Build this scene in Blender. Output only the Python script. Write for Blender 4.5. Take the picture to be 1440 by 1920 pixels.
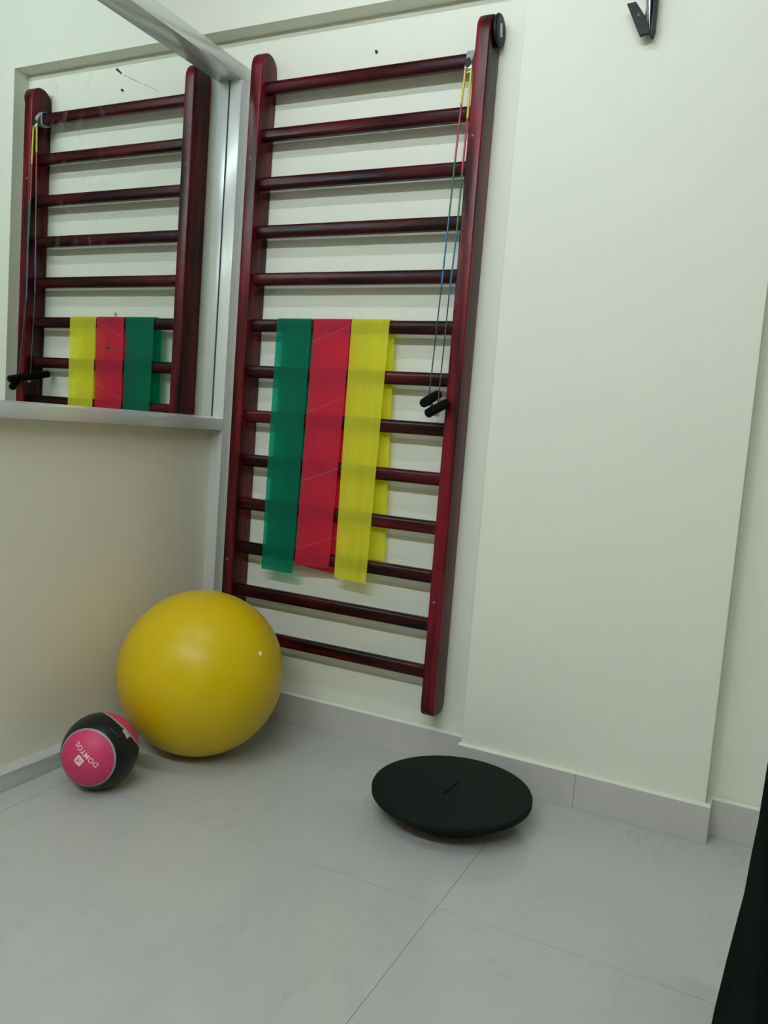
import bpy, bmesh, math, random
from mathutils import Vector, Matrix
random.seed(7)
for o in list(bpy.data.objects): bpy.data.objects.remove(o, do_unlink=True)
scene = bpy.context.scene
COL = scene.collection

# ------------------------------------------------------------------ camera
CAM_POS = Vector((1.9635, -2.5509, 1.1196))
RIGHT = Vector((0.894685, 0.440247, 0.075637))
DOWN = Vector((0.111314, -0.055747, -0.992221))
FWD = Vector((-0.432605, 0.896145, -0.098881))
cam_d = bpy.data.cameras.new('camera')
cam = bpy.data.objects.new('camera', cam_d); COL.objects.link(cam)
up = -DOWN; back = -FWD
cam.matrix_world = Matrix(((RIGHT.x, up.x, back.x, CAM_POS.x), (RIGHT.y, up.y, back.y, CAM_POS.y),
                           (RIGHT.z, up.z, back.z, CAM_POS.z), (0, 0, 0, 1)))
cam_d.sensor_fit = 'VERTICAL'; cam_d.sensor_height = 36.0
cam_d.lens = 1517.6 / 1920 * 36.0
cam_d.clip_start = 0.02
scene.camera = cam

# ------------------------------------------------------------------ world, lights, exposure
world = bpy.data.worlds.new('world'); scene.world = world; world.use_nodes = True
world.node_tree.nodes['Background'].inputs[0].default_value = (0.8, 0.85, 0.8, 1)
world.node_tree.nodes['Background'].inputs[1].default_value = 0.05
CEIL = 3.02
# tube lights on the ceiling, all running along x: (x, y, length, strength)
TUBES = [(0.87, -1.38, 1.2, 76.0), (-1.00, -1.38, 1.2, 28.0), (0.80, -3.40, 1.2, 272.0), (2.20, -3.40, 1.2, 272.0)]
TUBE_Z = 2.935
LIGHT_COLOR = (0.87, 1.0, 1.10, 1)
scene.view_settings.view_transform = 'Standard'
scene.view_settings.look = 'None'
scene.view_settings.exposure = 0.0
scene.view_settings.gamma = 1.0
scene.view_settings.use_curve_mapping = False

# ------------------------------------------------------------------ material helpers
def new_mat(name):
    m = bpy.data.materials.new(name); m.use_nodes = True
    nt = m.node_tree
    return m, nt, nt.nodes['Principled BSDF']
def plain(name, col, rough=0.5, metal=0.0, spec=0.5, noise=0.0, nscale=20.0, bump=0.0, bscale=200.0, coat=0.0):
    m, nt, b = new_mat(name)
    b.inputs['Base Color'].default_value = (*col, 1)
    b.inputs['Roughness'].default_value = rough
    b.inputs['Metallic'].default_value = metal
    b.inputs['Specular IOR Level'].default_value = spec
    b.inputs['Coat Weight'].default_value = coat
    tc = nt.nodes.new('ShaderNodeTexCoord')
    if noise > 0:
        n = nt.nodes.new('ShaderNodeTexNoise'); n.inputs['Scale'].default_value = nscale
        n.inputs['Detail'].default_value = 4
        nt.links.new(tc.outputs['Object'], n.inputs['Vector'])
        mx = nt.nodes.new('ShaderNodeMix'); mx.data_type = 'RGBA'
        mx.inputs['A'].default_value = (*[c * (1 - noise) for c in col], 1)
        mx.inputs['B'].default_value = (*[min(1, c * (1 + noise)) for c in col], 1)
        nt.links.new(n.outputs['Fac'], mx.inputs['Factor'])
        nt.links.new(mx.outputs['Result'], b.inputs['Base Color'])
    if bump > 0:
        n2 = nt.nodes.new('ShaderNodeTexNoise'); n2.inputs['Scale'].default_value = bscale
        nt.links.new(tc.outputs['Object'], n2.inputs['Vector'])
        bp = nt.nodes.new('ShaderNodeBump'); bp.inputs['Strength'].default_value = bump
        bp.inputs['Distance'].default_value = 0.002
        nt.links.new(n2.outputs['Fac'], bp.inputs['Height'])
        nt.links.new(bp.outputs['Normal'], b.inputs['Normal'])
    return m
def wood(name, axis, tone=1.0, spec=0.28):
    m, nt, b = new_mat(name)
    tc = nt.nodes.new('ShaderNodeTexCoord'); mp = nt.nodes.new('ShaderNodeMapping')
    sc = [14, 14, 14]; sc[axis] = 1.6
    mp.inputs['Scale'].default_value = sc
    oi = nt.nodes.new('ShaderNodeObjectInfo')
    va = nt.nodes.new('ShaderNodeVectorMath'); va.operation = 'SCALE'
    cb = nt.nodes.new('ShaderNodeCombineXYZ')
    for k in range(3): nt.links.new(oi.outputs['Random'], cb.inputs[k])
    nt.links.new(cb.outputs[0], va.inputs[0]); va.inputs['Scale'].default_value = 37.0
    nt.links.new(va.outputs[0], mp.inputs['Location'])
    nt.links.new(tc.outputs['Object'], mp.inputs['Vector'])
    n = nt.nodes.new('ShaderNodeTexNoise'); n.inputs['Scale'].default_value = 1.7
    n.inputs['Detail'].default_value = 5; n.inputs['Roughness'].default_value = 0.6
    nt.links.new(mp.outputs[0], n.inputs['Vector'])
    cr = nt.nodes.new('ShaderNodeValToRGB')
    e = cr.color_ramp.elements
    e[0].position = 0.38; e[0].color = (0.012 * tone, 0.0018 * tone, 0.0022 * tone, 1)
    e[1].position = 0.64; e[1].color = (0.17 * tone, 0.006 * tone, 0.014 * tone, 1)
    x = cr.color_ramp.elements.new(0.5); x.color = (0.068 * tone, 0.003 * tone, 0.0055 * tone, 1)
    nt.links.new(n.outputs['Fac'], cr.inputs['Fac'])
    nt.links.new(cr.outputs['Color'], b.inputs['Base Color'])
    b.inputs['Roughness'].default_value = 0.30
    b.inputs['Specular IOR Level'].default_value = spec
    bp = nt.nodes.new('ShaderNodeBump'); bp.inputs['Strength'].default_value = 0.12; bp.inputs['Distance'].default_value = 0.002
    nt.links.new(n.outputs['Fac'], bp.inputs['Height']); nt.links.new(bp.outputs['Normal'], b.inputs['Normal'])
    return m
def marble(name, base, vein, rough, spread=1.0):
    m, nt, b = new_mat(name)
    tc = nt.nodes.new('ShaderNodeTexCoord'); oi = nt.nodes.new('ShaderNodeObjectInfo')
    cb = nt.nodes.new('ShaderNodeCombineXYZ')
    for k in range(3): nt.links.new(oi.outputs['Random'], cb.inputs[k])
    ad = nt.nodes.new('ShaderNodeVectorMath'); ad.operation = 'MULTIPLY_ADD'
    nt.links.new(cb.outputs[0], ad.inputs[0]); ad.inputs[1].default_value = (23, 31, 17)
    nt.links.new(tc.outputs['Object'], ad.inputs[2])
    mp = nt.nodes.new('ShaderNodeMapping'); mp.inputs['Rotation'].default_value = (0, 0, math.radians(-28))
    mp.inputs['Scale'].default_value = (3.2 * spread, 1.1 * spread, 1.5 * spread)
    nt.links.new(ad.outputs[0], mp.inputs['Vector'])
    n = nt.nodes.new('ShaderNodeTexNoise'); n.inputs['Scale'].default_value = 2.0; n.inputs['Detail'].default_value = 7
    n.inputs['Roughness'].default_value = 0.62; n.inputs['Distortion'].default_value = 0.9
    nt.links.new(mp.outputs[0], n.inputs['Vector'])
    # thin veins: |noise - 0.5| small
    s = nt.nodes.new('ShaderNodeMath'); s.operation = 'SUBTRACT'; s.inputs[1].default_value = 0.5
    nt.links.new(n.outputs['Fac'], s.inputs[0])
    a = nt.nodes.new('ShaderNodeMath'); a.operation = 'ABSOLUTE'; nt.links.new(s.outputs[0], a.inputs[0])
    mr = nt.nodes.new('ShaderNodeMapRange'); mr.inputs['From Min'].default_value = 0.0; mr.inputs['From Max'].default_value = 0.02
    mr.inputs['To Min'].default_value = 0.30; mr.inputs['To Max'].default_value = 0.0
    nt.links.new(a.outputs[0], mr.inputs['Value'])
    n2 = nt.nodes.new('ShaderNodeTexNoise'); n2.inputs['Scale'].default_value = 3.5; n2.inputs['Detail'].default_value = 3
    nt.links.new(ad.outputs[0], n2.inputs['Vector'])
    mq = nt.nodes.new('ShaderNodeMath'); mq.operation = 'MULTIPLY'
    mr2 = nt.nodes.new('ShaderNodeMapRange'); mr2.inputs['From Min'].default_value = 0.48; mr2.inputs['From Max'].default_value = 0.68
    nt.links.new(n2.outputs['Fac'], mr2.inputs['Value'])
    nt.links.new(mr.outputs[0], mq.inputs[0]); nt.links.new(mr2.outputs[0], mq.inputs[1])
    m1 = nt.nodes.new('ShaderNodeMix'); m1.data_type = 'RGBA'
    m1.inputs['A'].default_value = (*[c * 0.95 for c in base], 1); m1.inputs['B'].default_value = (*[c * 1.05 for c in base], 1)
    nt.links.new(n.outputs['Fac'], m1.inputs['Factor'])
    m2 = nt.nodes.new('ShaderNodeMix'); m2.data_type = 'RGBA'
    nt.links.new(mq.outputs[0], m2.inputs['Factor']); nt.links.new(m1.outputs['Result'], m2.inputs['A'])
    m2.inputs['B'].default_value = (*vein, 1)
    nt.links.new(m2.outputs['Result'], b.inputs['Base Color'])
    b.inputs['Roughness'].default_value = rough
    return m

M = {}
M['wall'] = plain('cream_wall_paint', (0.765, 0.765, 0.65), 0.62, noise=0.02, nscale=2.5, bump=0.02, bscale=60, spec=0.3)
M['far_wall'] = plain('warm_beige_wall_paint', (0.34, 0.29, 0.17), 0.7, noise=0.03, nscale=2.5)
M['ceiling'] = plain('off_white_ceiling_paint', (0.42, 0.395, 0.30), 0.8)
M['tile'] = marble('vitrified_floor_tile', (0.475, 0.48, 0.45), (0.29, 0.265, 0.22), 0.16)
M['skirt'] = marble('grey_skirting_tile', (0.51, 0.495, 0.455), (0.42, 0.39, 0.35), 0.3, 2.0)
M['grout'] = plain('tile_grout', (0.29, 0.28, 0.25), 0.9, noise=0.15)
M['cement'] = plain('white_cement_edge', (0.72, 0.72, 0.62), 0.7, noise=0.05)
M['alu'] = plain('grey_powder_coated_aluminium', (0.66, 0.68, 0.65), 0.2, metal=0.3, spec=0.7, noise=0.03, nscale=6)
M['laminate'] = plain('beige_laminate_panel', (0.76, 0.72, 0.60), 0.45, noise=0.03, nscale=3)
M['wood_z'] = wood('dark_cherry_stained_wood_upright', 2, 0.92, 0.24)
M['wood_x'] = wood('dark_cherry_stained_wood_rung', 0, 0.40, 0.20)
M['black_rubber'] = plain('black_rubber', (0.006, 0.009, 0.008), 0.5, spec=0.3, noise=0.2, nscale=60)
M['black_foam'] = plain('black_foam_grip', (0.0025, 0.0035, 0.003), 0.9, spec=0.12, noise=0.2, bump=0.3, bscale=300)
M['chrome'] = plain('chrome_metal', (0.75, 0.77, 0.78), 0.14, metal=1.0)
M['steel'] = plain('brushed_steel', (0.55, 0.57, 0.58), 0.3, metal=1.0, noise=0.1)
M['dark_steel'] = plain('dull_steel', (0.20, 0.16, 0.16), 0.5, metal=0.6, noise=0.1)
M['dark_metal'] = plain('black_painted_metal', (0.012, 0.014, 0.009), 0.45, noise=0.25, nscale=40, spec=0.18)
M['strap'] = plain('grey_nylon_webbing', (0.30, 0.32, 0.31), 0.5, noise=0.2, nscale=120)
M['white_plastic'] = plain('white_plastic', (0.85, 0.82, 0.78), 0.35, noise=0.02)
M['ball'] = plain('yellow_rubber_ball', (0.62, 0.43, 0.002), 0.36, spec=0.32, noise=0.03, nscale=4, bump=0.03, bscale=300)
M['pink'] = plain('pink_textured_rubber', (0.56, 0.030, 0.115), 0.5, noise=0.06, nscale=60, bump=0.15, bscale=500)
M['grey_ring'] = plain('grey_rubber_ring', (0.30, 0.30, 0.31), 0.5, noise=0.05)
M['med_black'] = plain('black_rubber_band', (0.004, 0.006, 0.0055), 0.34, spec=0.3, noise=0.2, nscale=50, bump=0.15, bscale=400)
M['glint_paint'] = plain('painted_glint', (0.36, 0.40, 0.39), 0.35, noise=0.1)  # pale colour standing in for a light reflection on the black rubber
M['logo'] = plain('pale_print', (0.80, 0.62, 0.62), 0.6, noise=0.03)
M['board'] = plain('black_painted_board', (0.0045, 0.0085, 0.0055), 0.75, spec=0.14, noise=0.15, nscale=30, bump=0.1, bscale=300)
M['couch'] = plain('black_vinyl_cover', (0.0012, 0.0035, 0.0025), 0.95, spec=0.02, noise=0.25, nscale=8, bump=0.2, bscale=60)
M['groove'] = plain('dark_groove', (0.0015, 0.002, 0.0015), 0.9, spec=0.05)
M['seal'] = plain('dark_edge_seal', (0.02, 0.028, 0.026), 0.6)
M['cord_y'] = plain('yellow_cord', (0.62, 0.48, 0.03), 0.5, noise=0.08)
M['cord_r'] = plain('red_cord', (0.42, 0.03, 0.05), 0.5, noise=0.08)
M['cord_g'] = plain('green_cord', (0.03, 0.16, 0.06), 0.5, noise=0.08)
M['cord_b'] = plain('blue_cord', (0.03, 0.15, 0.30), 0.5, noise=0.08)
M['cord_k'] = plain('dark_cord', (0.035, 0.05, 0.045), 0.5, noise=0.08)
M['knob_mark'] = plain('pale_grey_sticker', (0.55, 0.58, 0.55), 0.5)
M['scratch'] = plain('dark_scratch', (0.05, 0.055, 0.05), 0.7)
M['scratch_light'] = plain('pale_scratch', (0.42, 0.44, 0.40), 0.7)

# mirror: silvered glass with faint pale smears
m, nt, b = new_mat('silvered_mirror')
b.inputs['Metallic'].default_value = 1.0; b.inputs['Roughness'].default_value = 0.0
b.inputs['Base Color'].default_value = (0.80, 0.845, 0.81, 1)
tc = nt.nodes.new('ShaderNodeTexCoord'); mp = nt.nodes.new('ShaderNodeMapping'); mp.inputs['Scale'].default_value = (1, 22, 12)
nt.links.new(tc.outputs['Object'], mp.inputs['Vector'])
n = nt.nodes.new('ShaderNodeTexNoise'); n.inputs['Scale'].default_value = 1.5; n.inputs['Detail'].default_value = 5
nt.links.new(mp.outputs[0], n.inputs['Vector'])
mr = nt.nodes.new('ShaderNodeMapRange'); mr.inputs['From Min'].default_value = 0.56; mr.inputs['From Max'].default_value = 0.75
mr.inputs['To Max'].default_value = 0.16
nt.links.new(n.outputs['Fac'], mr.inputs['Value'])
sx = nt.nodes.new('ShaderNodeSeparateXYZ'); nt.links.new(tc.outputs['Object'], sx.inputs[0])
def band_mask(out, lo, hi, soft):
    a = nt.nodes.new('ShaderNodeMapRange'); a.inputs['From Min'].default_value = lo - soft; a.inputs['From Max'].default_value = lo
    c = nt.nodes.new('ShaderNodeMapRange'); c.inputs['From Min'].default_value = hi; c.inputs['From Max'].default_value = hi + soft
    c.inputs['To Min'].default_value = 1; c.inputs['To Max'].default_value = 0
    nt.links.new(out, a.inputs['Value']); nt.links.new(out, c.inputs['Value'])
    q = nt.nodes.new('ShaderNodeMath'); q.operation = 'MULTIPLY'
    nt.links.new(a.outputs[0], q.inputs[0]); nt.links.new(c.outputs[0], q.inputs[1]); return q
qa = band_mask(sx.outputs['Y'], -0.82, -0.66, 0.06); qb = band_mask(sx.outputs['Z'], 1.62, 2.05, 0.1)
q1 = nt.nodes.new('ShaderNodeMath'); q1.operation = 'MULTIPLY'; nt.links.new(qa.outputs[0], q1.inputs[0]); nt.links.new(qb.outputs[0], q1.inputs[1])
q2 = nt.nodes.new('ShaderNodeMath'); q2.operation = 'MULTIPLY'; nt.links.new(q1.outputs[0], q2.inputs[0]); nt.links.new(mr.outputs[0], q2.inputs[1])
df = nt.nodes.new('ShaderNodeBsdfDiffuse'); df.inputs['Color'].default_value = (0.6, 0.62, 0.6, 1)
ms = nt.nodes.new('ShaderNodeMixShader'); nt.links.new(q2.outputs[0], ms.inputs['Fac'])
nt.links.new(b.outputs[0], ms.inputs[1]); nt.links.new(df.outputs[0], ms.inputs[2])
nt.links.new(ms.outputs[0], nt.nodes['Material Output'].inputs['Surface'])
M['mirror'] = m

# translucent latex bands
def latex(name, col, clear, crease=False):
    m, nt, b = new_mat(name)
    out = nt.nodes['Material Output']
    b.inputs['Roughness'].default_value = 0.5
    b.inputs['Base Color'].default_value = (*col, 1); b.inputs['Specular IOR Level'].default_value = 0.35
    tc = nt.nodes.new('ShaderNodeTexCoord')
    mp = nt.nodes.new('ShaderNodeMapping'); mp.inputs['Scale'].default_value = (30, 4, 1.2)
    nt.links.new(tc.outputs['Object'], mp.inputs['Vector'])
    n = nt.nodes.new('ShaderNodeTexNoise'); n.inputs['Scale'].default_value = 1.6; n.inputs['Detail'].default_value = 3
    nt.links.new(mp.outputs[0], n.inputs['Vector'])
    mx = nt.nodes.new('ShaderNodeMix'); mx.data_type = 'RGBA'
    mx.inputs['A'].default_value = (*[c * 0.82 for c in col], 1); mx.inputs['B'].default_value = (*[min(1, c * 1.15) for c in col], 1)
    nt.links.new(n.outputs['Fac'], mx.inputs['Factor'])
    src = mx.outputs['Result']
    if crease:   # pale diagonal fold lines in the latex
        s = nt.nodes.new('ShaderNodeSeparateXYZ'); nt.links.new(tc.outputs['Object'], s.inputs[0])
        k = nt.nodes.new('ShaderNodeMath'); k.operation = 'MULTIPLY_ADD'; k.inputs[1].default_value = -0.40
        nt.links.new(s.outputs['X'], k.inputs[0]); nt.links.new(s.outputs['Z'], k.inputs[2])
        d = nt.nodes.new('ShaderNodeMath'); d.operation = 'DIVIDE'; d.inputs[1].default_value = 0.245; nt.links.new(k.outputs[0], d.inputs[0])
        ofs = nt.nodes.new('ShaderNodeMath'); ofs.operation = 'ADD'; ofs.inputs[1].default_value = 0.96; nt.links.new(d.outputs[0], ofs.inputs[0])
        f = nt.nodes.new('ShaderNodeMath'); f.operation = 'FRACT'; nt.links.new(ofs.outputs[0], f.inputs[0])
        l = nt.nodes.new('ShaderNodeMath'); l.operation = 'LESS_THAN'; l.inputs[1].default_value = 0.018; nt.links.new(f.outputs[0], l.inputs[0])
        h = nt.nodes.new('ShaderNodeMath'); h.operation = 'MULTIPLY'; h.inputs[1].default_value = 0.16; nt.links.new(l.outputs[0], h.inputs[0])
        m2 = nt.nodes.new('ShaderNodeMix'); m2.data_type = 'RGBA'; nt.links.new(h.outputs[0], m2.inputs['Factor'])
        nt.links.new(src, m2.inputs['A']); m2.inputs['B'].default_value = (0.75, 0.55, 0.45, 1); src = m2.outputs['Result']
    nt.links.new(src, b.inputs['Base Color'])
    tl = nt.nodes.new('ShaderNodeBsdfTranslucent'); nt.links.new(src, tl.inputs['Color'])
    tp = nt.nodes.new('ShaderNodeBsdfTransparent'); tp.inputs['Color'].default_value = (*[min(1, c ** 0.5) for c in col], 1)
    a = nt.nodes.new('ShaderNodeMixShader'); a.inputs['Fac'].default_value = 0.30
    nt.links.new(b.outputs[0], a.inputs[1]); nt.links.new(tl.outputs[0], a.inputs[2])
    c2 = nt.nodes.new('ShaderNodeMixShader'); c2.inputs['Fac'].default_value = clear
    nt.links.new(a.outputs[0], c2.inputs[1]); nt.links.new(tp.outputs[0], c2.inputs[2])
    nt.links.new(c2.outputs[0], out.inputs['Surface'])
    return m
M['latex_green'] = latex('green_latex', (0.002, 0.30, 0.165), 0.55)
M['latex_red'] = latex('red_latex', (0.82, 0.035, 0.085), 0.42, crease=True)
M['latex_yellow'] = latex('yellow_latex', (0.95, 0.88, 0.045), 0.34)

# ------------------------------------------------------------------ mesh helpers
def link(name, me, mat, parent=None):
    o = bpy.data.objects.new(name, me); COL.objects.link(o)
    if mat is not None and len(me.materials) == 0: me.materials.append(mat)
    if parent is not None: o.parent = parent
    return o
def obj(name, bm, mat, parent=None, smooth=False, angle=None):
    bmesh.ops.recalc_face_normals(bm, faces=bm.faces)
    me = bpy.data.meshes.new(name); bm.to_mesh(me); bm.free()
    if smooth:
        for p in me.polygons: p.use_smooth = True
        if angle:
            me.set_sharp_from_angle(angle=math.radians(angle))
    return link(name, me, mat, parent)
def empty(name, loc, rot=(0, 0, 0)):
    o = bpy.data.objects.new(name, None); COL.objects.link(o); o.location = loc; o.rotation_euler = rot
    o.empty_display_size = 0.05; return o
def tag(o, label, cat, group=None):
    o['label'] = label; o['category'] = cat
    if group: o['group'] = group
    return o
def struct(o, label=None):
    o['kind'] = 'structure'
    if label: o['label'] = label
    return o
def bbox(bm, x0, x1, y0, y1, z0, z1, bev=0.0, seg=2):
    vs = [bm.verts.new((x, y, z)) for x in (x0, x1) for y in (y0, y1) for z in (z0, z1)]
    F = [(0, 1, 3, 2), (4, 6, 7, 5), (0, 4, 5, 1), (2, 3, 7, 6), (0, 2, 6, 4), (1, 5, 7, 3)]
    fs = [bm.faces.new([vs[i] for i in f]) for f in F]
    if bev > 0:
        es = list({e for f in fs for e in f.edges})
        bmesh.ops.bevel(bm, geom=es, offset=bev, segments=seg, profile=0.5, affect='EDGES')
    return bm
def box(name, x0, x1, y0, y1, z0, z1, mat, parent=None, bev=0.0, smooth=False):
    return obj(name, bbox(bmesh.new(), x0, x1, y0, y1, z0, z1, bev), mat, parent, smooth=smooth, angle=40 if smooth else None)
def prism(name, poly, axis, a0, a1, mat, parent=None, bev=0.0, seg=2, smooth=False):
    """extrude a polygon along axis (0: poly in y,z; 1: poly in x,z; 2: poly in x,y)"""
    bm = bmesh.new()
    def pt(u, v, a): return {0: (a, u, v), 1: (u, a, v), 2: (u, v, a)}[axis]
    r0 = [bm.verts.new(pt(u, v, a0)) for u, v in poly]; r1 = [bm.verts.new(pt(u, v, a1)) for u, v in poly]
    n = len(poly)
    c0 = bm.faces.new(r0); c1 = bm.faces.new(r1)
    for i in range(n): bm.faces.new((r0[i], r0[(i + 1) % n], r1[(i + 1) % n], r1[i]))
    if bev > 0:
        es = list({e for f in (c0, c1) for e in f.edges})
        bmesh.ops.recalc_face_normals(bm, faces=bm.faces)
        bmesh.ops.bevel(bm, geom=es, offset=bev, segments=seg, profile=0.5, affect='EDGES')
    return obj(name, bm, mat, parent, smooth=smooth, angle=35 if smooth else None)
def lathe(name, prof, mat, parent=None, seg=48, smooth=True, angle=50):
    """revolve (r, z) profile about z"""
    bm = bmesh.new(); rings = []
    for r, z in prof:
        if r < 1e-6: rings.append([bm.verts.new((0, 0, z))])
        else: rings.append([bm.verts.new((r * math.cos(2 * math.pi * k / seg), r * math.sin(2 * math.pi * k / seg), z)) for k in range(seg)])
    for a, b_ in zip(rings[:-1], rings[1:]):
        for k in range(seg):
            q = [a[k % len(a)], a[(k + 1) % len(a)], b_[(k + 1) % len(b_)], b_[k % len(b_)]]
            u = []
            for v in q:
                if v not in u: u.append(v)
            if len(u) >= 3: bm.faces.new(u)
    return obj(name, bm, mat, parent, smooth=smooth, angle=angle)
def tube(name, pts, r, mat, parent=None, seg=10, closed=False):
    bm = bmesh.new(); pts = [Vector(p) for p in pts]; n = len(pts); rings = []
    prev = None
    for i, p in enumerate(pts):
        if closed: t = pts[(i + 1) % n] - pts[i - 1]
        else: t = pts[min(i + 1, n - 1)] - pts[max(i - 1, 0)]
        t.normalize()
        ref = prev if prev is not None else (Vector((0, 0, 1)) if abs(t.z) < 0.9 else Vector((1, 0, 0)))
        a = t.cross(ref)
        if prev is not None: a = prev - t * prev.dot(t)
        a.normalize(); prev = a; b_ = t.cross(a)
        rings.append([bm.verts.new(p + r * (math.cos(2 * math.pi * k / seg) * a + math.sin(2 * math.pi * k / seg) * b_)) for k in range(seg)])
    m_ = n if closed else n - 1
    for i in range(m_):
        A, B_ = rings[i], rings[(i + 1) % n]
        for k in range(seg): bm.faces.new((A[k], A[(k + 1) % seg], B_[(k + 1) % seg], B_[k]))
    if not closed: bm.faces.new(rings[0]); bm.faces.new(rings[-1])
    return obj(name, bm, mat, parent, smooth=True, angle=60)

# ------------------------------------------------------------------ room shell
X0, X1, Y0 = -2.1, 3.3, -4.7
PD = 0.0733                     # depth of pilaster and beam
PXL, PXR = 1.1157, 1.8759       # pilaster
SK, ST = 0.1117, 0.0150         # skirting height and thickness
BEAM_Z = 2.520
# floor: grout slab with separate tiles
fl = struct(box('floor', X0, X1, Y0, 0.15, -0.06, -0.0016, M['grout']), 'polished beige vitrified tile floor with faint veins')
T = 0.80; TX = 1.2; GX, GY = 1.344, -0.812
tile_me = None
i0 = math.floor((X0 - GX) / TX); i1 = math.ceil((X1 - GX) / TX)
j0 = math.floor((Y0 - GY) / T); j1 = math.ceil((0.05 - GY) / T)
for i in range(i0, i1):
    for j in range(j0, j1):
        xa, xb = max(X0, GX + i * TX), min(X1, GX + (i + 1) * TX)
        ya, yb = max(Y0, GY + j * T), min(0.0, GY + (j + 1) * T)
        if xb - xa < 0.01 or yb - ya < 0.005: continue
        g = 0.0006
        o = box('floor_tile', xa + g, xb - g, ya + g, yb - g, -0.012, 0.0, M['tile'], fl)
# back wall with pilaster and beam
wb = struct(box('wall_back', X0, X1, 0.0, 0.15, 0.0, CEIL, M['wall']), 'cream painted back wall with recessed bays')
box('pilaster', PXL, PXR, -PD, 0.001, 0.0, CEIL, M['wall'], wb, bev=0.002)
box('beam', X0, PXL + 0.001, -PD, 0.001, BEAM_Z, CEIL, M['wall'], wb, bev=0.002)
box('beam', PXR - 0.001, X1, -PD, 0.001, BEAM_Z, CEIL, M['wall'], wb, bev=0.002)
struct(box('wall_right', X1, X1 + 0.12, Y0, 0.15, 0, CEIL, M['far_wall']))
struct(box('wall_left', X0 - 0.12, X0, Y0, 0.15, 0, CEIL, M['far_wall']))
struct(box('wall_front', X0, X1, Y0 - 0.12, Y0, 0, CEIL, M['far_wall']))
struct(box('ceiling', X0 - 0.12, X1 + 0.12, Y0 - 0.12, 0.15, CEIL, CEIL + 0.1, M['ceiling']))
# skirting: separate tiles with a pale cemented top edge
bb = struct(box('baseboard_back', X0, X1, -0.004, 0.0, 0.0, SK - 0.004, M['grout']), 'grey tile skirting along the back wall')
def skirt(xa, xb, y):
    box('skirting_tile', xa, xb, y - ST, y, 0.0, SK - 0.0015, M['skirt'], bb, bev=0.0012)
    prism('skirting_edge', [(y - ST + 0.001, SK - 0.0015), (y, SK - 0.0015), (y, SK + 0.004), (y - 0.004, SK + 0.0025)], 0, xa, xb, M['cement'], bb)
for a, b_ in ((-2.1, -1.256), (-1.2553, -0.456), (-0.4553, 0.3440), (0.3447, PXL)): skirt(a, b_, -0.004)
skirt(PXL - ST * 0.4, 1.5, -PD); skirt(1.5007, PXR + ST, -PD)
box('skirting_return', PXL - ST * 0.4, PXL - 0.0005, -PD + 0.0006, -0.0195, 0.0, SK - 0.001, M['skirt'], bb)
box('skirting_return', PXR + 0.0005, PXR + ST, -PD + 0.0006, -0.0195, 0.0, SK - 0.001, M['cement'], bb)
for a, b_ in ((PXR + 0.001, 2.675), (2.6757, X1)): skirt(a, b_, -0.004)

# ------------------------------------------------------------------ aluminium partition on the left
YP = -2.45
RD, HR = 0.053, 0.0525
MZB, MZT = 1.126, 2.3523
pt = empty('wall_partition', (0, 0, 0)); struct(pt, 'aluminium framed partition with beige laminate lower panel')
def P(name, *a, mat='alu', bev=0.0015): return box(name, *a, M[mat], pt, bev=bev, smooth=True)
P('panel', -0.018, 0.0, YP + 0.02, -0.03, 0.02, 1.09, mat='laminate', bev=0.0)
P('bottom_rail', -0.05, RD, YP, -0.0195, 0.0, HR)
P('post', -0.05, RD - 0.0006, -0.052, -0.0198, HR, 2.353)
P('post', -0.05, RD - 0.0006, -0.0198, -0.0002, SK + 0.006, 2.353)
P('post', -0.05, RD - 0.0006, YP, YP + 0.05, HR, 2.353)
P('mid_rail', -0.05, RD, YP + 0.05, -0.052, 1.0775, 1.1195)
prism('glazing_bead', [(0.0005, 1.1195), (RD - 0.002, 1.1195), (0.012, MZB + 0.0005), (0.0005, MZB + 0.0005)], 1, YP + 0.05, -0.052, M['alu'], pt, bev=0.0006)
P('top_rail', -0.05, RD, YP, -0.0002, MZT, 2.404)
P('back_panel', -0.05, -0.03, YP + 0.03, -0.04, 0.03, 2.36, mat='laminate', bev=0.0)
# mirror
mi = box('mirror', -0.006, 0.0, YP + 0.05, -0.0525, MZB - 0.006, MZT, M['mirror'])
tag(mi, 'large wall mirror in the grey aluminium frame reflecting the wall bars', 'mirror')
box('edge_seal', -0.001, 0.0022, -0.0555, -0.0523, MZB + 0.0006, MZT - 0.0005, M['seal'], mi)
def scratch(pts, w, mat):
    for a, c in zip(pts[:-1], pts[1:]):
        a = Vector((0, *a)); c = Vector((0, *c)); d = (c - a).normalized(); nrm = Vector((0, -d.z, d.y)) * w
        bm = bmesh.new()
        v = [bm.verts.new(p + Vector((dx, 0, 0))) for dx in (0.0, 0.0005) for p in (a + nrm, c + nrm * 0.6, c - nrm * 0.6, a - nrm)]
        bm.faces.new(v[0:4]); bm.faces.new(v[4:8])
        for k in range(4): bm.faces.new((v[k], v[(k + 1) % 4], v[4 + (k + 1) % 4], v[4 + k]))
        obj('scratch', bm, M[mat], mi)
scratch([(-0.608, 2.163), (-0.585, 2.158)], 0.0045, 'scratch')
scratch([(-0.575, 2.158), (-0.50, 2.163)], 0.0009, 'scratch_light')
scratch([(-0.49, 2.164), (-0.42, 2.171)], 0.0007, 'scratch_light')
scratch([(-0.603, 1.3185), (-0.583, 1.3180)], 0.0045, 'scratch')
scratch([(-0.578, 1.3175), (-0.47, 1.3165), (-0.38, 1.3160)], 0.0012, 'scratch')
bm = bmesh.new(); bmesh.ops.create_cone(bm, cap_ends=True, segments=14, radius1=0.008, radius2=0.007, depth=0.0008)
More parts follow.
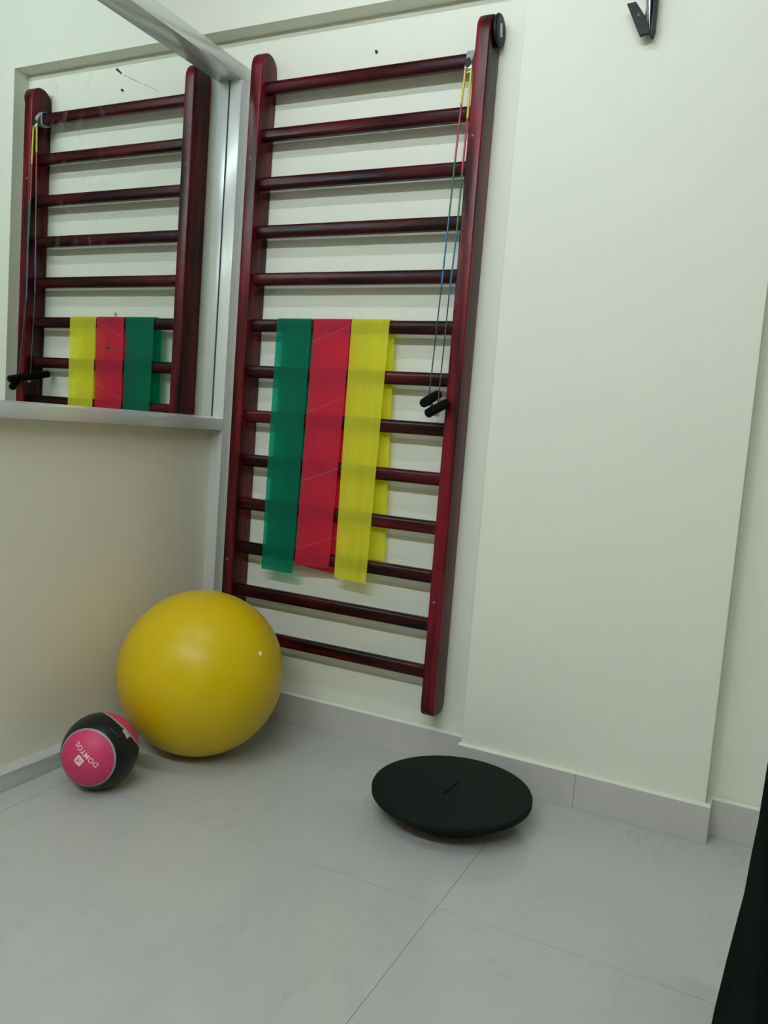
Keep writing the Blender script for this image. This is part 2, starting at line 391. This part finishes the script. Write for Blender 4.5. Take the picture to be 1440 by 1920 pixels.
o = obj('glue_spot', bm, M['scratch_light'], mi); o.rotation_euler = (0, math.pi / 2, 0); o.location = (0.0004, -0.568, 1.426)

# ------------------------------------------------------------------ ceiling lights (out of frame, in the room)
for k, (x, y, ln, st) in enumerate(TUBES):
    r = empty('tube_light', (x, y, CEIL))
    tag(r, 'white ceiling tube light batten ' + ('above the gym ball', 'behind the aluminium partition', 'at the back of the room', 'at the back of the room near the right wall')[k], 'light', 'ceiling tube lights')
    bm = bmesh.new(); bbox(bm, -ln / 2 - 0.03, ln / 2 + 0.03, -0.055, 0.055, -0.045, 0.0, 0.004); obj('batten', bm, M['white_plastic'], r)
    for e_ in (-1, 1):
        bm = bmesh.new(); bbox(bm, e_ * (ln / 2 + 0.012) - 0.010, e_ * (ln / 2 + 0.012) + 0.010, -0.016, 0.016, TUBE_Z - CEIL - 0.018, -0.045, 0.003); obj('end_cap', bm, M['white_plastic'], r)
    lm, nt, b = new_mat('lit_tube_%d' % k)
    b.inputs['Base Color'].default_value = (0.9, 0.9, 0.9, 1)
    b.inputs['Emission Color'].default_value = LIGHT_COLOR; b.inputs['Emission Strength'].default_value = st
    t_ = lathe('tube', [(0, -ln / 2), (0.013, -ln / 2), (0.013, ln / 2), (0, ln / 2)], lm, r, seg=12)
    t_.rotation_euler = (0, math.pi / 2, 0); t_.location = (0, 0, TUBE_Z - CEIL)

# ------------------------------------------------------------------ wall bars
wbars = empty('wall_bars', (0.57, -0.05, 0.19))
tag(wbars, 'tall dark cherry wooden wall bars with thirteen rungs fixed to the wall', 'wall bars')
def wpart(o):
    o.parent = wbars; o.matrix_parent_inverse = Matrix.Translation(-Vector(wbars.location)); return o
SD = 0.1016; XL, XR, SW = 0.1252, 0.9703, 0.0464
def stile(x, zb, zt):
    poly = []; yc = -SD / 2; a = SD / 2 - 0.001; hgt = 0.062
    for k in range(0, 17):           # rounded head
        t = math.pi * k / 16
        poly.append((yc + a * math.cos(t), zt - hgt + hgt * math.sin(t) ** 0.85 if 0 < k < 16 else zt - hgt))
    h2 = 0.045
    for k in range(0, 17):           # rounded foot
        t = math.pi * k / 16
        poly.append((yc - a * (abs(math.cos(t)) ** 0.75) * (1 if math.cos(t) > 0 else -1), zb + h2 - h2 * (math.sin(t) ** 0.6 if 0 < k < 16 else 0)))
    return wpart(prism('stile', poly, 0, x, x + SW, M['wood_z'], None, bev=0.005, seg=3, smooth=True))
sl = stile(XL, 0.178, 2.424); sr = stile(XR, 0.178, 2.432)
RZ = [2.3015, 2.1399, 1.9711, 1.8026, 1.6344, 1.4695, 1.3015, 1.139, 0.9753, 0.8125, 0.6475, 0.4845, 0.3215]
RY = -0.0559; RH, RDp = 0.0225, 0.0175
bm = bmesh.new(); rg = []
for x in (XL + SW - 0.004, XR + 0.004):
    ring = []
    for k in range(28):
        t = 2 * math.pi * k / 28; c, s = math.cos(t), math.sin(t); e = 0.62
        ring.append(bm.verts.new((x - (XL + XR) / 2, RDp * math.copysign(abs(c) ** e, c), RH * math.copysign(abs(s) ** e, s))))
    rg.append(ring)
for k in range(28): bm.faces.new((rg[0][k], rg[0][(k + 1) % 28], rg[1][(k + 1) % 28], rg[1][k]))
bm.faces.new(rg[0]); bm.faces.new(rg[1])
r0 = obj('rung', bm, M['wood_x'], None, smooth=True, angle=60)
for k, z in enumerate(RZ):
    o = r0 if k == 0 else r0.copy()
    if k: COL.objects.link(o)
    o.location = ((XL + XR) / 2, RY, z); wpart(o)
for (x, z) in ((XR + 0.018, 2.056), (XR + 0.018, 0.571), (XL + 0.02, 0.60), (XL + 0.02, 2.05)):
    s_ = lathe('screw', [(0, 0.0016), (0.003, 0.0014), (0.0048, 0.0), (0.0048, -0.003), (0, -0.003)], M['dark_steel'], None, seg=14)
    s_.rotation_euler = (math.pi / 2, 0, 0); s_.location = (x, -SD, z); wpart(s_)
# black round knob on the outer side of the right upright
kb = lathe('round_knob', [(0, -0.001), (0.020, -0.001), (0.020, 0.004), (0.040, 0.004), (0.0465, 0.006), (0.048, 0.010), (0.0455, 0.0145), (0.038, 0.016), (0.016, 0.0145), (0, 0.0145)], M['black_rubber'], None, seg=44)
kb.rotation_euler = (0, math.pi / 2, 0); kb.location = (XR + SW, -0.045, 2.388); kb['label'] = 'black round knob with a pale mark'
wpart(kb)
bm = bmesh.new(); bbox(bm, -0.019, 0.019, -0.008, 0.008, 0.0140, 0.0172, 0.002)
mk = obj('pale_mark', bm, M['knob_mark'], kb); mk.rotation_euler = (0, 0, 0.25)

# ------------------------------------------------------------------ resistance bands over the sixth rung
def band(label, mat, xa, xb, xa2, xb2, zf, zbk, tilt_f=0.0, seed=0, back_dx=0.0):
    rnd = random.Random(seed)
    z6 = RZ[5]; yf = RY - RDp - 0.0035; yk = RY + RDp + 0.0035
    path = []
    nf = 46
    for k in range(nf + 1):
        t = k / nf; path.append((yf, zf + (z6 + RH * 0.4 - zf) * t, 1 - t, True))
    for k in range(1, 12):
        a = math.pi * k / 12
        path.append((RY - (RDp + 0.0035) * math.copysign(abs(math.cos(a)) ** 0.6, math.cos(a)), z6 + RH * 0.4 + (RH * 0.6 + 0.0035) * math.sin(a) ** 0.7, 0, None))
    for k in range(nf + 1):
        t = k / nf; path.append((yk, z6 + RH * 0.4 + (zbk - z6 - RH * 0.4) * t, t, False))
    bm = bmesh.new(); nu = 14; rows = []
    ph = rnd.random() * 6
    for (y, z, t, front) in path:
        row = []
        for u in range(nu + 1):
            s = u / nu
            if front is True:
                x = (xa + (xa2 - xa) * t) * (1 - s) + (xb + (xb2 - xb) * t) * s
                zz = z + (tilt_f * (s - 0.5) * t)
                yy = y - 0.004 * t * (0.5 + 0.5 * math.sin(6.0 * s + ph + 2.2 * t)) - 0.0012 * math.sin(16 * s + 3 * t + ph) * t
                yy = min(yy, y)
            elif front is False:
                x = xa * (1 - s) + xb * s + back_dx * t
                zz = z - tilt_f * (s - 0.5) * t
                yy = y + 0.004 * t * (0.5 + 0.5 * math.sin(5.0 * s + ph + 1.7)) ; yy = max(yy, y)
            else:
                x = xa * (1 - s) + xb * s; zz = z; yy = y
            row.append(bm.verts.new((x, yy, zz)))
        rows.append(row)
    for A, B_ in zip(rows[:-1], rows[1:]):
        for u in range(nu): bm.faces.new((A[u], A[u + 1], B_[u + 1], B_[u]))
    o = obj('resistance_band', bm, mat, None, smooth=True)
    tag(o, label, 'resistance band', 'latex resistance bands over the middle rung')
    return o
band('green latex resistance band draped over a middle rung, left of the red one', M['latex_green'], 0.2865, 0.4305, 0.285, 0.422, 0.582, 0.62, 0.0, 1, -0.022)
band('red latex resistance band draped between the green and yellow bands', M['latex_red'], 0.4405, 0.5885, 0.429, 0.571, 0.620, 0.602, 0.011, 2, -0.016)
band('yellow latex resistance band draped over a middle rung, right of the red one', M['latex_yellow'], 0.5915, 0.7365, 0.593, 0.721, 0.592, 0.669, -0.005, 3, 0.026)

# ------------------------------------------------------------------ pulley with coloured cord and foam handles
pu = empty('exercise_pulley', (0.952, -0.085, 1.19))
tag(pu, 'rope pulley with multicoloured cord and black foam handles hung from top rung', 'pulley')
def ppart(o):
    o.parent = pu; o.matrix_parent_inverse = Matrix.Translation(-Vector(pu.location)); return o
# webbing strap looped round the top rung
bm = bmesh.new(); xs = (0.936, 0.966); z1 = RZ[0]; rows = []
path = []
for k in range(25):
    a = -math.pi * 0.5 + 2 * math.pi * k / 24
    c, s = math.cos(a), math.sin(a)
    path.append((RY - (RDp + 0.004) * math.copysign(abs(c) ** 0.62, c), z1 + (RH + 0.004) * math.copysign(abs(s) ** 0.62, s)))
for (y, z) in path[:-1]:
    rows.append([bm.verts.new((x, y, z)) for x in xs])
for i in range(len(rows)):
    A, B_ = rows[i], rows[(i + 1) % len(rows)]
    bm.faces.new((A[0], A[1], B_[1], B_[0]))
st_ = obj('strap', bm, M['strap'], None, smooth=True); ppart(st_)
sm = st_.modifiers.new('t', 'SOLIDIFY'); sm.thickness = 0.0022; sm.offset = 1
PY = -0.097
ppart(prism('strap_tail', [(-0.080, z1 + 0.012), (-0.0835, z1 + 0.012), (PY - 0.002, z1 - 0.020), (PY + 0.002, z1 - 0.020)], 0, 0.942, 0.964, M['strap'], None))
sh = lathe('pulley_wheel', [(0, -0.005), (0.011, -0.005), (0.012, -0.004), (0.0085, -0.001), (0.0085, 0.001), (0.012, 0.004), (0.011, 0.005), (0, 0.005)], M['chrome'], None, seg=28)
sh.rotation_euler = (math.pi / 2, 0, 0); sh.location = (0.9535, PY, z1 - 0.036); ppart(sh)
cheek = lathe('cheek_plate', [(0, -0.001), (0.012, -0.001), (0.012, 0.001), (0, 0.001)], M['dark_metal'], None, seg=24)
cheek.rotation_euler = (math.pi / 2, 0, 0); cheek.location = (0.9535, PY - 0.0065, z1 - 0.024); cheek.scale = (0.8, 1.2, 1); ppart(cheek)
ppart(tube('hook', [(0.9535 + 0.012 * math.cos(t), PY, z1 - 0.036 + 0.016 * math.sin(t)) for t in [2 * math.pi * k / 20 for k in range(20)]], 0.0022, M['chrome'], None, closed=True))
wz = z1 - 0.036
Ls = [(0.944, 2.266), (0.940, 2.158), (0.934, 1.988), (0.929, 1.808), (0.922, 1.591), (0.911, 1.240)]
Rs = [(0.963, 2.266), (0.9645, 2.112), (0.963, 1.946), (0.962, 1.765), (0.954, 1.561), (0.971, 1.210)]
Rs = [(0.963, 2.266), (0.9645, 2.112, -0.098), (0.963, 1.946, -0.101), (0.963, 1.765, -0.105), (0.9565, 1.561, -0.110), (0.960, 1.215, -0.138)]
Ls[-1] = (0.916, 1.242, -0.112)
# top arc over the wheel
arc = [(0.9535 - 0.0105 * math.cos(t), PY, wz + 0.0105 * math.sin(t)) for t in [math.pi * k / 10 for k in range(11)]]
ppart(tube('cord', [(Ls[0][0], PY, Ls[0][1] - 0.004)] + arc + [(Rs[0][0], PY, Rs[0][1] - 0.004)], 0.0036, M['cord_y']))
cm = ['cord_y', 'cord_r', 'cord_g', 'cord_b', 'cord_k']; names = ['yellow', 'red', 'green', 'blue', 'dark']
for S_ in (Ls, Rs):
    for k in range(5):
        a, c = [Vector((q_[0], q_[2] if len(q_) > 2 else PY, q_[1])) for q_ in (S_[k], S_[k + 1])]
        o = ppart(tube('cord', [a, a.lerp(c, 0.5), c], (0.0036, 0.0031, 0.0028, 0.0028, 0.0021)[k], M[cm[k]])); o['label'] = names[k] + ' cord section'
def handle(cx, cy, cz, dirv, hl):
    d = Vector(dirv).normalized()
    hd = lathe('foam_handle', [(0, -hl), (0.011, -hl), (0.0145, -hl + 0.004), (0.0150, -hl / 2), (0.0150, hl / 2), (0.0145, hl - 0.004), (0.011, hl), (0, hl)], M['black_foam'], None, seg=24, angle=70)
    hd.rotation_mode = 'QUATERNION'; hd.rotation_quaternion = d.to_track_quat('Z', 'Y'); hd.location = (cx, cy, cz); ppart(hd)
    hd['label'] = 'black foam handle'
    cp = lathe('end_cap', [(0, 0.0), (0.0075, 0.0), (0.009, 0.003), (0.006, 0.010), (0, 0.011)], M['strap'], None, seg=16)
    cp.rotation_euler = (math.pi, 0, 0); cp.location = (cx, cy, cz - 0.0155); ppart(cp)
handle(0.924, -0.112, 1.2365, (-0.030, 0.186, 0.0405), 0.093)
handle(0.9635, -0.148, 1.2055, (0.038, 0.056, 0.038), 0.044)

# ------------------------------------------------------------------ gym ball
gb = empty('gym_ball', (0.3000, -0.4159, 0.0)); tag(gb, 'large yellow rubber gym ball in the corner of the floor', 'ball')
GR = 0.2734
bm = bmesh.new(); bmesh.ops.create_uvsphere(bm, u_segments=96, v_segments=64, radius=GR)
for v in bm.verts:
    if v.co.z < -GR + 0.0012: v.co.z = -GR + 0.0012
g = obj('ball_shell', bm, M['ball'], gb, smooth=True); g.location = (0, 0, GR - 0.0012)
def on_ball(name, d, r1, hgt, mat):
    d = Vector(d).normalized()
    o = lathe(name, [(0, hgt), (r1 * 0.7, hgt * 0.9), (r1, 0.0), (r1, -0.004), (0, -0.004)], mat, gb, seg=18)
    o.rotation_mode = 'QUATERNION'; o.rotation_quaternion = d.to_track_quat('Z', 'Y'); o.location = d * GR + Vector((0, 0, GR - 0.0012)); return o
o = on_ball('valve_plug', (0.900, -0.086, 0.4265), 0.0075, 0.0015, M['white_plastic']); o['label'] = 'small white valve plug'
on_ball('pale_dot', (0.398, -0.757, -0.518), 0.006, 0.0006, M['cord_y'])

# ------------------------------------------------------------------ medicine ball
MR = 0.1110; MC = Vector((0.2406, -0.7991, MR))
mb = empty('medicine_ball', (MC.x, MC.y, 0)); tag(mb, 'pink and black rubber medicine ball in front of the yellow gym ball', 'ball')
vd = (MC - CAM_POS).normalized()
rt = vd.cross(Vector((0, 0, 1))).normalized(); upv = rt.cross(vd)
# roll of the camera about the view axis
rr = (RIGHT - vd * RIGHT.dot(vd)).normalized(); uu = rr.cross(vd)
ax = (rr * -0.42 + uu * -0.27 - vd * 0.865).normalized()
# text direction in the picture runs to the upper left
td = rr * -0.75 + uu * 0.66; td = (td - ax * td.dot(ax)).normalized()
tu = ax.cross(td)
ROT = Matrix((td, tu, ax)).transposed()      # local x = text direction, y = letter up, z = cap axis
def mpart(o):
    o.parent = mb; o.rotation_mode = 'QUATERNION'; o.rotation_quaternion = ROT.to_quaternion(); o.location = (0, 0, MR); return o
def sph(a, r=MR): return (r * math.sin(a), r * math.cos(a))
CA = math.radians(46)
def frame_to(d):
    d = d.normalized(); t = td - d * td.dot(d); t.normalize(); return Matrix((t, d.cross(t), d)).transposed()
ax2 = (rr * 0.66 + uu * 0.735 + vd * 0.12).normalized()
bm = bmesh.new(); bmesh.ops.create_uvsphere(bm, u_segments=72, v_segments=48, radius=MR)
o = mpart(obj('body', bm, M['med_black'], None, smooth=True)); o['label'] = 'black rubber body'
for d_, ca in ((ax, CA), (ax2, math.radians(44))):
    q_ = frame_to(d_).to_quaternion()
    prof = [sph(ca * k / 14, MR * 1.005) for k in range(15)] + [sph(ca, MR * 0.985)]
    o = mpart(lathe('cap', prof, M['pink'], None, seg=64, angle=80)); o.rotation_quaternion = q_; o['label'] = 'pink textured rubber cap'
    prof = [sph(ca, MR * 0.985)] + [sph(ca + math.radians(e_), MR * 1.0065) for e_ in (0, 1.2, 2.4, 3.2)] + [sph(ca + math.radians(3.2), MR * 0.985)]
    o = mpart(lathe('ring', prof, M['grey_ring'], None, seg=64, angle=80)); o.rotation_quaternion = q_
# raised pads where the black strip reflects light; pale one paints the glint in
def pad(d_, w, h, turn, mat, name):
    d_ = d_.normalized(); q_ = frame_to(d_) @ Matrix.Rotation(turn, 3, 'Z')
    bm = bmesh.new(); n_ = 6; g_ = []
    for i in range(n_ + 1):
        g_.append([bm.verts.new((w * (2 * i / n_ - 1), h * (2 * j / n_ - 1), 0)) for j in range(n_ + 1)])
    for i in range(n_):
        for j in range(n_): bm.faces.new((g_[i][j], g_[i + 1][j], g_[i + 1][j + 1], g_[i][j + 1]))
    me = bpy.data.meshes.new(name); bm.to_mesh(me); bm.free(); wrap(me, 0, 0, 1.009)
    for p in me.polygons: p.use_smooth = True
    o = mpart(link(name, me, mat)); o.rotation_quaternion = q_.to_quaternion()
    md = o.modifiers.new('t', 'SOLIDIFY'); md.thickness = 0.0012; md.offset = -1
def wrap(me_or_bm, cx, cy, off):
    for v in me_or_bm.vertices:
        x, y = v.co.x + cx, v.co.y + cy
        r = math.hypot(x, y); th = r / MR; f = (math.sin(th) / r if r > 1e-9 else 1 / MR) * MR * off
        v.co = Vector((x * f, y * f, MR * off * math.cos(th)))
pad(rr * 0.62 + uu * 0.43 - vd * 0.66, 0.014, 0.009, 0.0, M['glint_paint'], 'glint_pad')
pad(rr * 0.40 + uu * 0.50 - vd * 0.77, 0.026, 0.016, 0.0, M['med_black'], 'glint_pad')
# printed name and emblem
fc = bpy.data.curves.new('t', 'FONT'); fc.body = 'DOMYOS'; fc.size = 0.0205; fc.align_x = 'CENTER'; fc.align_y = 'CENTER'; fc.offset = 0.0003
fc.space_character = 1.12
fo = bpy.data.objects.new('t', fc); COL.objects.link(fo)
bpy.context.view_layer.update()
me = bpy.data.meshes.new_from_object(fo.evaluated_get(bpy.context.evaluated_depsgraph_get()))
bpy.data.objects.remove(fo)
def wrap(me_or_bm, cx, cy, off):
    for v in me_or_bm.vertices:
        x, y = v.co.x + cx, v.co.y + cy
        r = math.hypot(x, y); th = r / MR; f = (math.sin(th) / r if r > 1e-9 else 1 / MR) * MR * off
        v.co = Vector((x * f, y * f, MR * off * math.cos(th)))
wrap(me, 0.005, -0.0205, 1.0075); me.name = 'printed_name'
o = mpart(link('printed_name', me, M['logo'])); o['label'] = 'pale printed word'
def rrect(w, h, r, n=5):
    P_ = []
    for cx, cy, a0 in ((w - r, h - r, 0), (-w + r, h - r, 90), (-w + r, -h + r, 180), (w - r, -h + r, 270)):
        for k in range(n + 1):
            a = math.radians(a0 + 90 * k / n); P_.append((cx + r * math.cos(a), cy + r * math.sin(a)))
    return P_
def flat(name, polys, mat, cx, cy, off):
    bm = bmesh.new()
    for p in polys:
        vs = [bm.verts.new((x, y, 0)) for x, y in p]; bm.faces.new(vs)
    bmesh.ops.triangulate(bm, faces=bm.faces)
    bmesh.ops.subdivide_edges(bm, edges=bm.edges, cuts=2, use_grid_fill=True)
    me = bpy.data.meshes.new(name); bm.to_mesh(me); bm.free(); wrap(me, cx, cy, off)
    return mpart(link(name, me, mat))
flat('emblem', [rrect(0.0125, 0.0125, 0.004)], M['logo'], 0.008, 0.0055, 1.0075)
# simple looping mark inside the emblem
mark = []
pts_ = [(-0.006, -0.005), (0.000, 0.003), (0.006, 0.006), (0.002, -0.001), (0.006, -0.006)]
qs = []
for (a, c) in zip(pts_[:-1], pts_[1:]):
    a = Vector((a[0], a[1])); c = Vector((c[0], c[1])); d = (c - a).normalized(); nn = Vector((-d.y, d.x)) * 0.0011
    qs.append([tuple(a + nn), tuple(c + nn), tuple(c - nn), tuple(a - nn)])
flat('emblem_mark', qs, M['pink'], 0.008, 0.0055, 1.0095)

# ------------------------------------------------------------------ wobble board
WB = Vector((1.1958, -0.3529, 0.0)); WR = 0.2377
wo = empty('wobble_board', WB); tag(wo, 'round black wobble board with domed base on the tiled floor', 'balance board')
tilt = Matrix.Rotation(0.019, 4, 'X') @ Matrix.Rotation(-0.012, 4, 'Y')
def wop(o):
    o.parent = wo; o.rotation_euler = tilt.to_euler(); return o
ZT = 0.085
wop(lathe('board_disc', [(0, ZT), (WR - 0.006, ZT), (WR - 0.002, ZT - 0.0015), (WR, ZT - 0.006), (WR, ZT - 0.018), (WR - 0.004, ZT - 0.023), (0, ZT - 0.023)], M['board'], None, seg=96, angle=60))
dome = [(0.214 * (1 - k / 14) ** 0.45 if k < 14 else 0.0, (ZT - 0.0235) * (1 - k / 14) ** 2.2) for k in range(15)]
wop(lathe('domed_base', dome, M['board'], None, seg=72, angle=80))
sp = (1.1958, -0.3529)
slot = bmesh.new(); bbox(slot, -0.052, 0.052, -0.003, 0.003, ZT - 0.0005, ZT + 0.0004)
sl_ = wop(obj('slot', slot, M['groove'], None)); sl_.rotation_euler = (tilt @ Matrix.Rotation(math.radians(86), 4, 'Z')).to_euler()
sl_['label'] = 'short dark slot line across the middle'

# ------------------------------------------------------------------ metal clamp on the pilaster, top right
cl = empty('wall_clamp', (1.485, -PD, 2.28)); tag(cl, 'black and chrome metal clamp bracket on wall at top right', 'clamp')
def cpart(o):
    o.parent = cl; o.matrix_parent_inverse = Matrix.Translation(-Vector(cl.location)); return o
M['gun_metal'] = plain('polished_dark_steel', (0.30, 0.32, 0.33), 0.16, metal=1.0, noise=0.1)
cpart(box('back_plate', 1.474, 1.506, -PD - 0.006, -PD, 2.315, 2.50, M['dark_metal'], None, bev=0.002))
cpart(prism('jaw_plate', [(1.428, 2.371), (1.453, 2.373), (1.486, 2.325), (1.501, 2.282), (1.472, 2.279)], 1, -PD - 0.046, -PD - 0.034, M['dark_metal'], None, bev=0.0015))
cpart(prism('jaw_plate', [(1.5015, 2.50), (1.5075, 2.50), (1.5085, 2.30), (1.504, 2.282), (1.498, 2.283)], 1, -PD - 0.040, -PD - 0.006, M['dark_metal'], None, bev=0.001))
bm = bmesh.new(); rows = []      # curved bright tongue between the jaws
for k in range(13):
    t = k / 12; z = 2.48 - t * 0.195; w0 = 0.021 * (1 - t) + 0.007 * t; xc = 1.481 + 0.014 * t; row = []
    for j in range(13):
        a = math.pi * j / 12
        row.append(bm.verts.new((xc - w0 * math.cos(a), -PD - 0.008 - 0.030 * math.sin(a) * (1 - 0.3 * t), z)))
    rows.append(row)
for A, B_ in zip(rows[:-1], rows[1:]):
    for j in range(12): bm.faces.new((A[j], A[j + 1], B_[j + 1], B_[j]))
tg = cpart(obj('tongue', bm, M['gun_metal'], None, smooth=True)); md = tg.modifiers.new('t', 'SOLIDIFY'); md.thickness = 0.002
s_ = lathe('rivet', [(0, 0.002), (0.004, 0.0015), (0.005, 0.0), (0.005, -0.002), (0, -0.002)], M['dark_steel'], None, seg=16)
s_.rotation_euler = (math.pi / 2, 0, 0); s_.location = (1.464, -PD - 0.046, 2.335); cpart(s_)

# nail in the wall above the bars
nl = lathe('nail', [(0, 0.010), (0.004, 0.009), (0.0048, 0.006), (0.003, 0.004), (0.003, -0.004), (0, -0.004)], M['dark_metal'], None, seg=14)
nl.rotation_euler = (math.pi / 2, 0, 0); nl.location = (0.5736, 0.0, 2.4006); tag(nl, 'small dark nail head in the wall above the top rung', 'nail')

# ------------------------------------------------------------------ black covered couch at the right edge
co = empty('covered_couch', (2.30, -1.80, 0)); tag(co, 'black vinyl covered couch cut off by the right edge of photo', 'couch')
prof = [(0.775, -0.004), (0.754, 0.0), (0.68, 0.002), (0.637, 0.005), (0.585, 0.0075), (0.541, 0.0125), (0.49, 0.018), (0.423, 0.0245), (0.384, 0.027), (0.30, 0.033), (0.20, 0.038), (0.10, 0.042), (0.012, 0.045)]
cx0, cx1, cy0, cy1 = 1.989, 2.62, -2.20, -1.45
N = 160
def loop(z, off, inset=0.0):
    pts = []
    w, h, r = (cx1 - cx0) / 2 - inset, (cy1 - cy0) / 2 - inset, 0.03
    mx_, my_ = (cx0 + cx1) / 2, (cy0 + cy1) / 2
    base = []
    for ax_, ay, a0 in ((w - r, h - r, 0), (-w + r, h - r, 90), (-w + r, -h + r, 180), (w - r, -h + r, 270)):
        for k in range(9):
            a = math.radians(a0 + 90 * k / 8); base.append((ax_ + r * math.cos(a), ay + r * math.sin(a), math.cos(a), math.sin(a)))
    out = []
    for k in range(len(base)):
        p, q = base[k], base[(k + 1) % len(base)]
        m_ = 1 if math.hypot(q[0] - p[0], q[1] - p[1]) < 0.05 else 24
        for j in range(m_):
            t = j / m_; out.append([p[i] * (1 - t) + q[i] * t for i in range(4)])
    for (x, y, nx, ny) in out:
        fold = 0.006 * (math.sin(21 * (x * 1.3 + y)) * 0.5 + 0.5) * max(0, min(1, (0.70 - z) / 0.5))
        o_ = off - fold * (1 if abs(nx) < 0.99 or nx > 0 else 1)
        pts.append((mx_ + x + nx * o_, my_ + y + ny * o_, z))
    return pts
bm = bmesh.new(); rings = []
rings.append([bm.verts.new(p) for p in loop(0.787, -0.012)])
for z, off in prof: rings.append([bm.verts.new(p) for p in loop(z, off)])
for A, B_ in zip(rings[:-1], rings[1:]):
    for k in range(len(A)): bm.faces.new((A[k], A[(k + 1) % len(A)], B_[(k + 1) % len(A)], B_[k]))
bm.faces.new(rings[0])
dr = obj('cover', bm, M['couch'], None, smooth=True, angle=50); dr.parent = co; dr.matrix_parent_inverse = Matrix.Translation(-Vector(co.location))
md = dr.modifiers.new('t', 'SOLIDIFY'); md.thickness = 0.003; md.offset = -1
for sx_ in (2.05, 2.56):
    for sy_ in (-2.14, -1.52):
        lg = box('leg', sx_ - 0.02, sx_ + 0.02, sy_ - 0.02, sy_ + 0.02, 0.0, 0.76, M['dark_metal'], co, bev=0.003)
        lg.matrix_parent_inverse = Matrix.Translation(-Vector(co.location))
